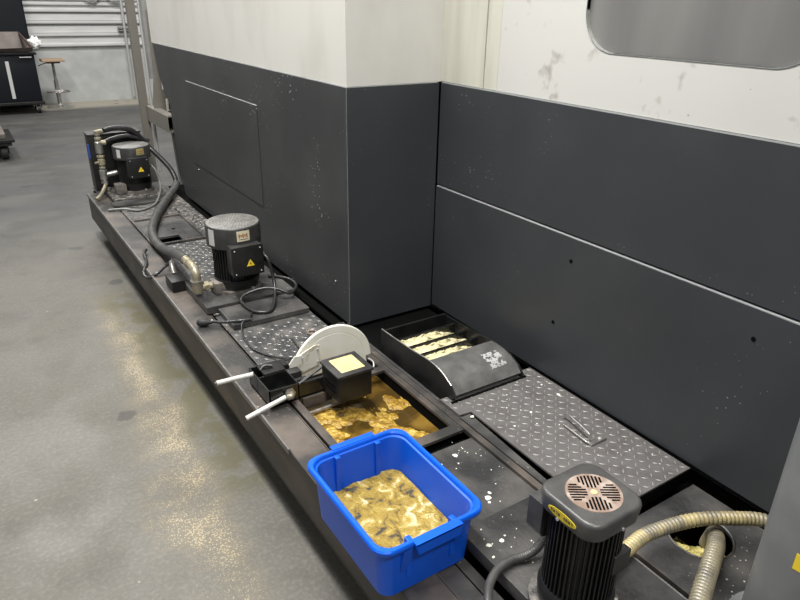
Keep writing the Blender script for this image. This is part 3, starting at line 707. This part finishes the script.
# ---------------------------------------------------------------- pumps
def finned(m, cx, cy, r0, r1, z0, z1, n=40):
    pts = []
    for k in range(n):
        a = 2*PI*k/n; w = 2*PI/n
        for da, r in ((0, r0), (.28, r0), (.36, r1), (.64, r1), (.72, r0)):
            pts.append((cx+r*math.cos(a+da*w), cy+r*math.sin(a+da*w)))
    m.prism(pts, 2, z0, z1)
def warn(parent, x, y, z, s, nrm='y'):
    t = MB().prism([(x-s, z-s*.8), (x+s, z-s*.8), (x, z+s)], 1, y-.0006, y).build('warning_sign', M['yellow'], parent)
    MB().prism([(x-.02*s, z-.1*s), (x+.25*s, z-.1*s), (x-.05*s, z-.65*s), (x+.0*s, z-.25*s), (x-.22*s, z-.25*s), (x+.1*s, z+.45*s)], 1, y-.0009, y-.0006).build('bolt_mark', M['ink'], t)
def pump(cx, cy, zb, zt, rcov, rbody, hcov, label, tx0, tx1, ty, tz0, tz1, lab, tall=0):
    p = thing('coolant_pump', (cx, cy, zb), label, 'pump')
    zc = zt-hcov
    cov = MB().lathe([(rcov-.004, 0), (rcov, .003), (rcov, hcov-.006), (rcov-.002, hcov-.002), (rcov-.006, hcov)], (cx, cy, zc), n=56).build('fan_cover', M['motor_cap'], p, smooth=40)
    MB().lathe([(rcov-.006, 0), (rcov-.008, .0015)], (cx, cy, zt), n=56).build('top_plate', M['motor_top'], cov, smooth=40)
    m = MB()
    for k in range(1, 8):
        rr = (rcov-.022)*k/7; n = int(6*k)
        for q in range(n):
            a = 2*PI*q/n; m.lathe([(.0026, 0), (.0026, .0006)], (cx+rr*math.cos(a), cy+rr*math.sin(a), zt+.0012), n=6)
    m.build('vent_holes', M['ink'], cov)
    m = MB(); finned(m, cx, cy, rbody-.010, rbody, zb+.055, zc+.004, 44); m.build('motor_body', M['motor'], p)
    MB().lathe([(rbody*.72, 0), (rbody*.9, .004), (rbody*.98, .03), (rbody+.004, .052), (rbody+.004, .062), (rbody-.01, .062)], (cx, cy, zb), n=48).build('end_bell', M['motor'], p, smooth=40)
    MB().lathe([(rbody+.012, -.002), (rbody+.012, .012), (rbody*.8, .014)], (cx, cy, zb), n=48).build('mount_flange', M['cast'], p, smooth=40)
    for a in (.3, 1.9, 3.4, 5.1):
        MB().lathe([(.008, 0), (.008, .008)], (cx+(rbody+.002)*math.cos(a), cy+(rbody+.002)*math.sin(a), zb+.012), n=6).build('bolt', M['galv'], p)
    t = MB().box(tx0, tx1, ty, cy-rbody+.02, tz0, tz1, .005).build('terminal_box', M['motor_cap'], p, smooth=40)
    MB().box(tx0-.002, tx1+.002, ty-.008, ty, tz0-.002, tz1+.002, .003).build('lid', M['motor'], t, smooth=40)
    warn(t, (tx0+tx1)/2+.01, ty-.008, (tz0+tz1)/2-.01, .018)
    for k, (dx, dz) in enumerate(((.012, .012), (-.012, .012), (.012, -.012), (-.012, -.012))):
        MB().lathe([(.003, 0), (.003, .003)], ((tx0 if dx > 0 else tx1)+dx, ty-.011, (tz0 if dz > 0 else tz1)+dz), 'y', 8).build('screw', M['silver'], t)
    MB().tube([(tx1, ty+.03, tz0+.07), (tx1+.02, ty+.03, tz0+.07)], .012, smooth=False).build('cable_gland', M['rubber'], t, smooth=40)
    # curved rating label on the cover
    def curved(name, a0, a1, z0, z1, mt, par, off=.0006):
        n = 8; L0 = []
        m = MB()
        lo = [(cx+(rcov+off)*math.cos(a0+(a1-a0)*i/n), cy+(rcov+off)*math.sin(a0+(a1-a0)*i/n)) for i in range(n+1)]
        li = [(cx+(rcov-.002)*math.cos(a0+(a1-a0)*i/n), cy+(rcov-.002)*math.sin(a0+(a1-a0)*i/n)) for i in range(n+1)]
        m.prism(lo+li[::-1], 2, z0, z1)
        return m.build(name, mt, par, smooth=30)
    for nm, a0, a1, f0, f1, mt in lab:
        l = curved(nm, a0, a1, zc+hcov*f0, zc+hcov*f1, mt, cov)
        if nm == 'rating_label':
            d = a1-a0; h = hcov*(f1-f0)
            for k in range(5):
                curved('label_text', a0+d*(.12+.15*k), a0+d*(.12+.15*k+.11), zc+hcov*f0+h*(.35+.08*(k % 2)), zc+hcov*f0+h*(.66+.06*((k+1) % 2)), M['ink_red'], l, .0010)
            curved('label_text', a0+d*.15, a0+d*.85, zc+hcov*f0+h*.16, zc+hcov*f0+h*.22, M['ink'], l, .0010)
    return p

# middle pump and its two base plates
m = MB(); m.box(.77, 1.115, 2.415, 2.605, .3355, .358, .002)
tag(m.build('step_plate', M['deck'], loc=(.95, 2.5, .3345)), 'low black steel plate in front of the middle pump base', 'plate')
p2 = pump(.925, 2.778, .370, .684, .121, .100, .098, 'black finned coolant pump in the middle of the tank, with brass elbow', .857, .997, 2.625, .480, .612,
     [('rating_label', -1.78, -1.30, .40, .88, M['paper']), ('foil_label', -2.95, -2.65, .15, .9, M['silver'])])
MB().box(.724, 1.135, 2.615, 2.96, .3355, .368, .002).build('base_plate', M['deck'], p2)
# its pump foot and brass pipework
MB().box(.80, .86, 2.72, 2.80, .370, .425, .006).build('outlet_casting', M['cast'], p2, smooth=40)
f = MB().tube([(.807, 2.765, .405), (.775, 2.765, .405), (.745, 2.765, .405)], .017, smooth=False).build('brass_nipple', M['brass'], p2, smooth=40)
MB().lathe([(.024, 0), (.024, .018)], (.765, 2.765, .405), 'x', 6).build('hex_nut', M['brass'], f)
MB().lathe([(.022, -.022), (.025, -.01), (.025, .03), (.019, .032)], (.735, 2.765, .405), 'z', 20).build('brass_elbow', M['brass'], p2, smooth=40)
MB().lathe([(.028, 0), (.028, .006)], (.735, 2.765, .437), 'z', 24).build('collar', M['steel'], p2, smooth=40)
MB().tube([(.735, 2.765, .440), (.735, 2.768, .475), (.735, 2.80, .492), (.737, 2.86, .490)], .020).build('brass_elbow', M['brass'], p2, smooth=40)
MB().lathe([(.023, 0), (.023, .022), (.018, .022), (.020, .03), (.018, .05), (.021, .052), (.021, .07)], (.737, 2.86, .489), 'y', 12).build('hose_tail', M['brass'], p2, smooth=20)

# far pump
m = MB(); m.box(.72, 1.10, 4.48, 4.59, .3315, .345, .002)
tag(m.build('step_plate', M['deck'], loc=(.92, 4.53, .3315)), 'narrow black steel strip in front of the far pump base', 'plate')
p1 = pump(.940, 4.806, .354, .665, .122, .104, .085, 'black finned coolant pump at the far end of the tank', .878, 1.010, 4.655, .470, .600,
     [('rating_label', -1.52, -1.08, .40, .9, M['olive']), ('foil_label', -2.65, -2.40, .2, .85, M['silver'])])
MB().box(.745, 1.13, 4.60, 4.96, .332, .352, .002).build('base_plate', M['deck_dirty'], p1)
MB().box(.79, .86, 4.72, 4.80, .354, .42, .008).build('outlet_casting', M['cast'], p1, smooth=40)

# filter housing box behind the far pump
fh = thing('filter_box', (.87, 5.05, .2), 'black rectangular filter box at the far end of the tank behind the pump', 'filter box')
MB().box(.705, 1.05, 4.975, 5.11, .335, .715, .004).build('body', M['black'], fh, smooth=40)
MB().box(.70, 1.055, 4.97, 5.115, .715, .725, .002).build('top_plate', M['motor_cap'], fh)
MB().box(.698, .705, 4.985, 5.03, .56, .65).build('blue_strip', M['bluestrip'], fh)
# pipe stack with valves
ps = thing('pipe_manifold', (.752, 4.88, .352), 'upright stack of brass and steel pipe fittings left of the far pump', 'pipe fittings')
x, y = .752, 4.88
MB().lathe([(.014, .352), (.014, .76)], (x, y, 0), n=16).build('pipe', M['steel'], ps, smooth=40)
for z0, z1, r, mt, n in ((.352, .375, .030, 'cast', 6), (.40, .425, .024, 'steel', 6), (.43, .50, .026, 'steel', 20), (.505, .522, .022, 'brass', 6), (.53, .575, .024, 'brass', 20), (.58, .60, .026, 'brass', 6), (.61, .69, .026, 'steel', 20), (.70, .72, .022, 'brass', 6), (.73, .765, .020, 'brass', 16)):
    MB().lathe([(r*.8, z0), (r, z0+.004), (r, z1-.004), (r*.8, z1)], (x, y, 0), n=n).build('fitting', M[mt], ps, smooth=30)
MB().tube([(x, y, .46), (x+.09, y, .47)], .018, smooth=False).build('branch_pipe', M['steel'], ps, smooth=40)
MB().tube([(x, y, .68), (x+.045, y, .68)], .018, smooth=False).build('branch_pipe', M['brass'], ps, smooth=40)
MB().tube([(x, y, .752), (x+.035, y+.01, .752)], .017, smooth=False).build('branch_pipe', M['brass'], ps, smooth=40)
MB().tube([(x, y, .55), (x-.045, y-.01, .55)], .008, smooth=False).build('drain_cock', M['brass'], ps, smooth=40)
MB().tube([(x, y-.02, .40), (.72, 4.80, .375), (.69, 4.74, .362), (.655, 4.70, .345)], .012).build('drain_pipe', M['brass'], ps, smooth=40)

# foreground pump
p3 = thing('coolant_pump', (.925, .67, .372), 'foreground coolant pump with squared grey cover, slotted grille and yellow oval plate', 'pump')
cx, cy, ZC = .926, .675, .690
m = MB()
def sqr3(h, r, z): return rrect(cx, cy, h, h, r, z, 10)
m.rings([sqr3(.074, .036, .640), sqr3(.079, .038, .642), sqr3(.0815, .036, .676), sqr3(.0800, .035, .681), sqr3(.077, .034, .6845), sqr3(.073, .032, .6855)])
cov = m.build('fan_cover', M['cover3'], p3, smooth=35)
gr = MB().lathe([(.0585, 0), (.058, .0015)], (cx+.002, cy-.004, .6855), n=56).build('grille', M['rustplate'], cov, smooth=40)
m = MB(); gx, gy = cx+.002, cy-.004
for q in range(4):
    ca, sa = math.cos(q*PI/2), math.sin(q*PI/2)
    rot = math.radians(57)
    for k in range(-4, 5):
        off = k*.0076
        r0 = max(.014, abs(off)*1.02+.007); r1 = math.sqrt(max(0, .052**2-off**2))
        if r1-r0 < .006: continue
        P = []
        for u, v in ((r0, off-.0021), (r1, off-.0021), (r1, off+.0021), (r0, off+.0021)):
            a, b = u*ca-v*sa, u*sa+v*ca
            P.append((gx+a*math.cos(rot)-b*math.sin(rot), gy+a*math.sin(rot)+b*math.cos(rot)))
        m.prism(P, 2, .6867, .6874)
m.build('slots', M['void'], gr)
MB().lathe([(.007, 0), (.007, .0015)], (gx, gy, .6870), n=20).build('centre_cap', M['yellow_paper'], gr)
pts = [(cy+.038*math.cos(a), .660+.0100*math.sin(a)) for a in [2*PI*k/28 for k in range(28)]]
ov = MB().prism(pts, 0, cx-.0822, cx-.078).build('name_plate', mat('aged_yellow_plate', (.50, .38, .02), .4), cov)
m = MB()
for k in range(9):
    y = cy-.029+.0068*k; z = .660
    if k == 4: continue
    m.box(cx-.0827, cx-.0821, y, y+.0014, z-.0035, z+.0035); m.box(cx-.0827, cx-.0821, y, y+.004, z-.0006 if k % 2 else z+.0025, z+.0008 if k % 2 else z+.0037)
    if k % 3: m.box(cx-.0827, cx-.0821, y+.003, y+.0042, z-.0035, z+.0035)
m.build('plate_lettering', M['ink'], ov)
for a, b, c in ((cx-.081, cy+.01, .646), (cx+.01, cy-.080, .646)):
    MB().lathe([(.004, -.002), (.004, .002)], (a, b, c), 'x' if b > cy else 'y', 8).build('screw', M['galv'], cov)
m = MB(); finned(m, cx, cy, .068, .0775, .44, .640, 46); m.build('motor_body', M['motor'], p3)
MB().box(cx+.005, cx+.055, cy-.080, cy-.06, .52, .57, .002).build('name_block', M['motor_cap'], p3)
MB().lathe([(.072, .392), (.082, .40), (.084, .43), (.078, .445)], (cx, cy, 0), n=48).build('end_bell', M['motor'], p3, smooth=40)
MB().lathe([(.100, .373), (.100, .389), (.085, .393)], (cx, cy, 0), n=48).build('mount_flange', M['deck_dirty'], p3, smooth=40)
MB().lathe([(.008, 0), (.008, .008)], (cx-.06, cy-.06, .393), n=6).build('bolt', M['galv'], p3)
MB().lathe([(.008, 0), (.008, .008)], (cx+.06, cy-.06, .393), n=6).build('bolt', M['galv'], p3)
tb3 = MB().prism([(cx-.060, .545), (cx-.02, .535), (cx+.03, .56), (cx+.03, .635), (cx-.068, .635), (cx-.068, .56)], 1, cy+.062, cy+.104).build('terminal_box', M['cover3'], p3)

# ---------------------------------------------------------------- hoses and cables
def hose(name, pts, r, mt, label, cat='hose', ribs=None, n=12, sub=6):
    return tag(MB().tube(pts, r, n=n, sub=sub, ribs=ribs).build(name, mt, smooth=50, loc=pts[0]), label, cat)
A = [(.738, 2.92, .488), (.742, 3.0, .472), (.762, 3.20, .425), (.763, 3.435, .372), (.762, 3.597, .362), (.790, 3.797, .362), (.869, 4.038, .362), (.973, 4.274, .362), (1.06, 4.45, .366), (1.146, 4.61, .375), (1.185, 4.68, .395)]
hA = hose('coolant_hose', A, .0245, M['hose'], 'thick grey hose snaking from the brass elbow of the middle pump towards the far pump', n=16)
B = [(1.172, 4.655, .388), (1.188, 4.70, .41), (1.180, 4.76, .47), (1.158, 4.83, .515), (1.128, 4.90, .56), (1.09, 4.95, .61), (1.043, 4.95, .68), (.989, 4.94, .735), (.924, 4.93, .757), (.86, 4.92, .762), (.797, 4.89, .758)]
hose('coolant_hose', B, .0175, M['hose_black'], 'black hose arching over the far pump to the top of the pipe stack')
Cc = [(1.131, 5.0+.14, .62), (1.06, 4.97, .66), (.99, 4.945, .69), (.935, 4.94, .70), (.849, 4.92, .692), (.797, 4.885, .682)]
hose('coolant_hose', Cc, .016, M['hose_black'], 'short black hose behind the far pump running to the lower brass branch')
hose('power_cable', [(1.03, 4.685, .54), (1.053, 4.663, .50), (1.063, 4.641, .42), (1.038, 4.569, .372), (.972, 4.44, .340), (.898, 4.36, .338), (.833, 4.34, .338), (.762, 4.39, .345), (.675, 4.43, .340)], .0072, M['cable_grey'], 'grey power cable curling from the terminal box of the far pump', 'cable', n=8)
C2 = [(1.012, 2.655, .55), (1.022, 2.625, .53), (1.036, 2.61, .44), (1.017, 2.557, .395), (.971, 2.475, .372), (.937, 2.449, .368), (.889, 2.477, .368), (.871, 2.572, .372), (.879, 2.606, .385), (.919, 2.615, .398), (.981, 2.605, .408), (1.038, 2.57, .405), (1.084, 2.544, .385), (1.149, 2.62, .378), (1.158, 2.698, .378), (1.13, 2.764, .376), (1.086, 2.805, .376)]
hose('power_cable', C2, .0075, M['cable'], 'black power cable looping in front of the middle pump', 'cable', n=8)
hose('sensor_cable', [(.885, 2.50, .364), (.850, 2.44, .364), (.81, 2.415, .362), (.796, 2.395, .348), (.778, 2.321, .339), (.774, 2.225, .339), (.792, 2.167, .339), (.818, 2.103, .345), (.822, 2.00, .385), (.815, 1.93, .40)], .004, M['cable'], 'thin black cable trailing over the tread plate to the disc skimmer', 'cable', n=8)
pl = thing('rubber_plug', (.66, 2.52, .3315), 'black rubber plug with short lead lying on the channel rail beside the middle pump', 'plug')
MB().lathe([(.006, 0), (.014, .006), (.018, .02), (.016, .04), (.009, .055), (.007, .065)], (.652, 2.535, .350), n=16, rot=Matrix.Rotation(PI/2, 3, 'Y') @ Matrix.Rotation(.45, 3, 'X')).build('plug_body', M['rubber'], pl, smooth=40)
MB().tube([(.71, 2.508, .352), (.75, 2.47, .355), (.80, 2.43, .366), (.849, 2.42, .366)], .0065).build('lead', M['cable'], pl, smooth=40)
MB().lathe([(.009, 0), (.009, .006)], (.707, 2.511, .351), 'x', 12).build('ring', M['silver'], pl)
hose('corded_lead', [(.69, 3.53, .352), (.669, 3.49, .350), (.660, 3.42, .342), (.648, 3.36, .342), (.622, 3.29, .338), (.605, 3.24, .33), (.615, 3.195, .325), (.66, 3.185, .345), (.705, 3.215, .36), (.735, 3.20, .385)], .0085, M['cable'], 'short black corded lead looping over the tank edge beside the grey hose', 'cable', n=8)
hb = thing('float_switch', (.71, 3.05, .333), 'small black switch block with metal elbow next to the hose end', 'switch')
MB().box(.664, .725, 2.93, 3.05, .3325, .385, .003).build('block', M['black'], hb, smooth=40)
MB().tube([(.735, 3.19, .388), (.72, 3.13, .40), (.71, 3.08, .398), (.705, 3.04, .380)], .012).build('elbow', M['steel'], hb, smooth=40)
hose('ribbed_hose', [(1.56, .50, .36), (1.555, .56, .375), (1.525, .598, .380), (1.479, .625, .384), (1.432, .650, .388), (1.387, .676, .386), (1.338, .698, .380), (1.27, .712, .380), (1.207, .714, .386), (1.12, .70, .396), (1.0, .69, .41)], .0185, M['conv'], 'yellow-stained ribbed hose running from the foreground pump behind the grey column', ribs=(.0115, .0035), n=20)
hose('ribbed_hose', [(1.500, .690, .230), (1.475, .672, .285), (1.434, .648, .332), (1.373, .611, .358), (1.304, .58, .373), (1.231, .549, .385), (1.159, .517, .395), (1.08, .48, .41), (1.0, .44, .43)], .0225, M['conv2'], 'greasy ribbed hose dropping into the round hole in the deck', ribs=(.0130, .0045), n=20)
hose('pump_cable', [(.99, .80, .56), (.975, .812, .46), (.95, .815, .405), (.915, .822, .389), (.883, .831, .387), (.843, .828, .387), (.811, .816, .387), (.783, .797, .387), (.756, .768, .387), (.731, .734, .38), (.70, .66, .36)], .0108, M['hose'], 'thick braided grey cable curving away from the foreground pump', 'cable', n=12, ribs=(.006, .0008))
tag(MB().lathe([(.019, 0), (.021, .004), (.019, .008), (.016, .008), (.014, .004), (.016, 0), (.019, 0)], (1.036, 2.227, .335), n=28, cap=False).build('sealing_ring', M['rustplate'], smooth=40, loc=(1.036, 2.227, .335)), 'small rusty ring lying on the tread plate behind the skimmer disc', 'ring')
tag(MB().tube([(.94, 2.22, .339), (.93, 2.10, .339)], .0035, smooth=False).build('thin_rod', M['cable'], loc=(.935, 2.16, .335)), 'thin black rod lying on the tread plate left of the skimmer disc', 'rod')

# grey column at the lower right
pc = thing('steel_column', (1.325, .395, .292), 'thick grey painted column at the lower right corner with a yellow sticker', 'column')
MB().lathe([(.098, .296), (.098, 2.4), (.09, 2.42)], (1.325, .395, 0), n=64).build('tube', M['pillar'], pc, smooth=40)
MB().lathe([(.125, .2925), (.125, .300), (.112, .302)], (1.325, .395, 0), n=48).build('base_ring', M['pillar'], pc, smooth=40)
# yellow sticker wraps the column
def sticker(a0, a1, z0, z1, r, skew=.0):
    m = MB(); n = 8
    def P(a, z, rr): return (1.325+rr*math.cos(a), .395+rr*math.sin(a), z)
    outer_ = [[P(a0+(a1-a0)*i/n, z, r) for i in range(n+1)] for z in (z0, z1)]
    inner_ = [[P(a0+(a1-a0)*i/n, z, r-.001) for i in range(n+1)] for z in (z0, z1)]
    m.rings([outer_[0], outer_[1], inner_[1], inner_[0]], False, False, closed=False)
    return m
stk = sticker(3.17, 3.7, .56, .60, .0985).build('yellow_sticker', M['yellow'], pc, smooth=30)

# bits of debris on the deck
m = MB()
def flake(x, y, z, s):
    n = random.randint(5, 8); a0 = random.random()*6
    pts = [(x+s*random.uniform(.5, 1)*math.cos(a0+2*PI*i/n), y+s*random.uniform(.5, 1)*math.sin(a0+2*PI*i/n)) for i in range(n)]
    m.prism(pts, 2, z, z+.0015)
for x, y, s in ((1.019, 1.075, .014), (1.035, 1.09, .008), (1.01, 1.06, .006), (1.054, 1.275, .010), (.994, 1.262, .004), (1.04, 1.24, .004)): flake(x, y, .3292, s)
for x, y, s in ((.875, .905, .010), (.912, .90, .008), (.93, .91, .004), (.86, .87, .005)): flake(x, y, .3722, s)
for x, y, s in ((1.216, 1.395, .008), (1.30, 1.28, .005), (1.56, 1.34, .009), (1.555, 1.42, .006), (1.40, 1.31, .006)): flake(x, y, .3442, s)
for i in range(70):
    r = random.random()
    if r < .4: flake(random.uniform(.86, 1.14), random.uniform(1.0, 1.34), .3292, random.uniform(.0012, .003))
    elif r < .7: flake(random.uniform(1.2, 1.59), random.uniform(.87, 1.48), .3442, random.uniform(.0012, .0035))
    else: flake(random.uniform(.86, 1.15), random.uniform(.8, .97), .3722, random.uniform(.0012, .003))
tag(m.build('paint_flakes', M['flake'], loc=(1.1, 1.1, .33)), 'pale paint flakes and chips scattered over the near deck plates', 'debris', kind='stuff')

# ---------------------------------------------------------------- light
def area(name, loc, sx, sy, e, col=(1, .985, .95), rot=(0, 0, 0)):
    l = bpy.data.lights.new(name, 'AREA'); l.shape = 'RECTANGLE'; l.size = sx; l.size_y = sy; l.energy = e; l.color = col
    o = bpy.data.objects.new(name, l); o.location = loc; o.rotation_euler = rot; C.objects.link(o); return o
area('overhead_light', (.22, 1.9, 4.4), .45, 3.2, 250)
area('overhead_light', (.2, -1.6, 4.4), 1.2, .5, 110)  # lamp added behind the camera to brighten the skimmer disc
area('overhead_light', (-.2, 6.8, 4.6), .5, 2.6, 150)
area('overhead_light', (2.2, 9.0, 4.8), 2.6, .6, 210)
area('overhead_light', (-3.4, 2.5, 4.6), .6, 2.6, 50)
w = bpy.data.worlds.new('world'); bpy.context.scene.world = w; w.use_nodes = True
bg = w.node_tree.nodes['Background']; bg.inputs['Color'].default_value = (.95, .98, 1, 1); bg.inputs['Strength'].default_value = .19

# ---------------------------------------------------------------- camera
cam = bpy.data.cameras.new('camera'); co = bpy.data.objects.new('camera', cam); C.objects.link(co)
rt = Vector((0.8388301976380826, -0.5441235712514598, 0.01713005367805287)); up = Vector((0.21257031321507958, 0.35634592770988666, 0.9098524285532371)); fw = Vector((0.5011763776058269, 0.7595703515890664, -0.41457824293704054))
co.matrix_world = Matrix(((rt.x, up.x, -fw.x, 0), (rt.y, up.y, -fw.y, 0), (rt.z, up.z, -fw.z, 1.6), (0, 0, 0, 1)))
cam.sensor_width = 36; cam.lens = 660/800*36; cam.clip_start = .05
sc = bpy.context.scene; sc.camera = co
vs_ = sc.view_settings; vs_.view_transform = 'Standard'; vs_.look = 'None'; vs_.exposure = .45; vs_.gamma = 1; vs_.use_curve_mapping = False
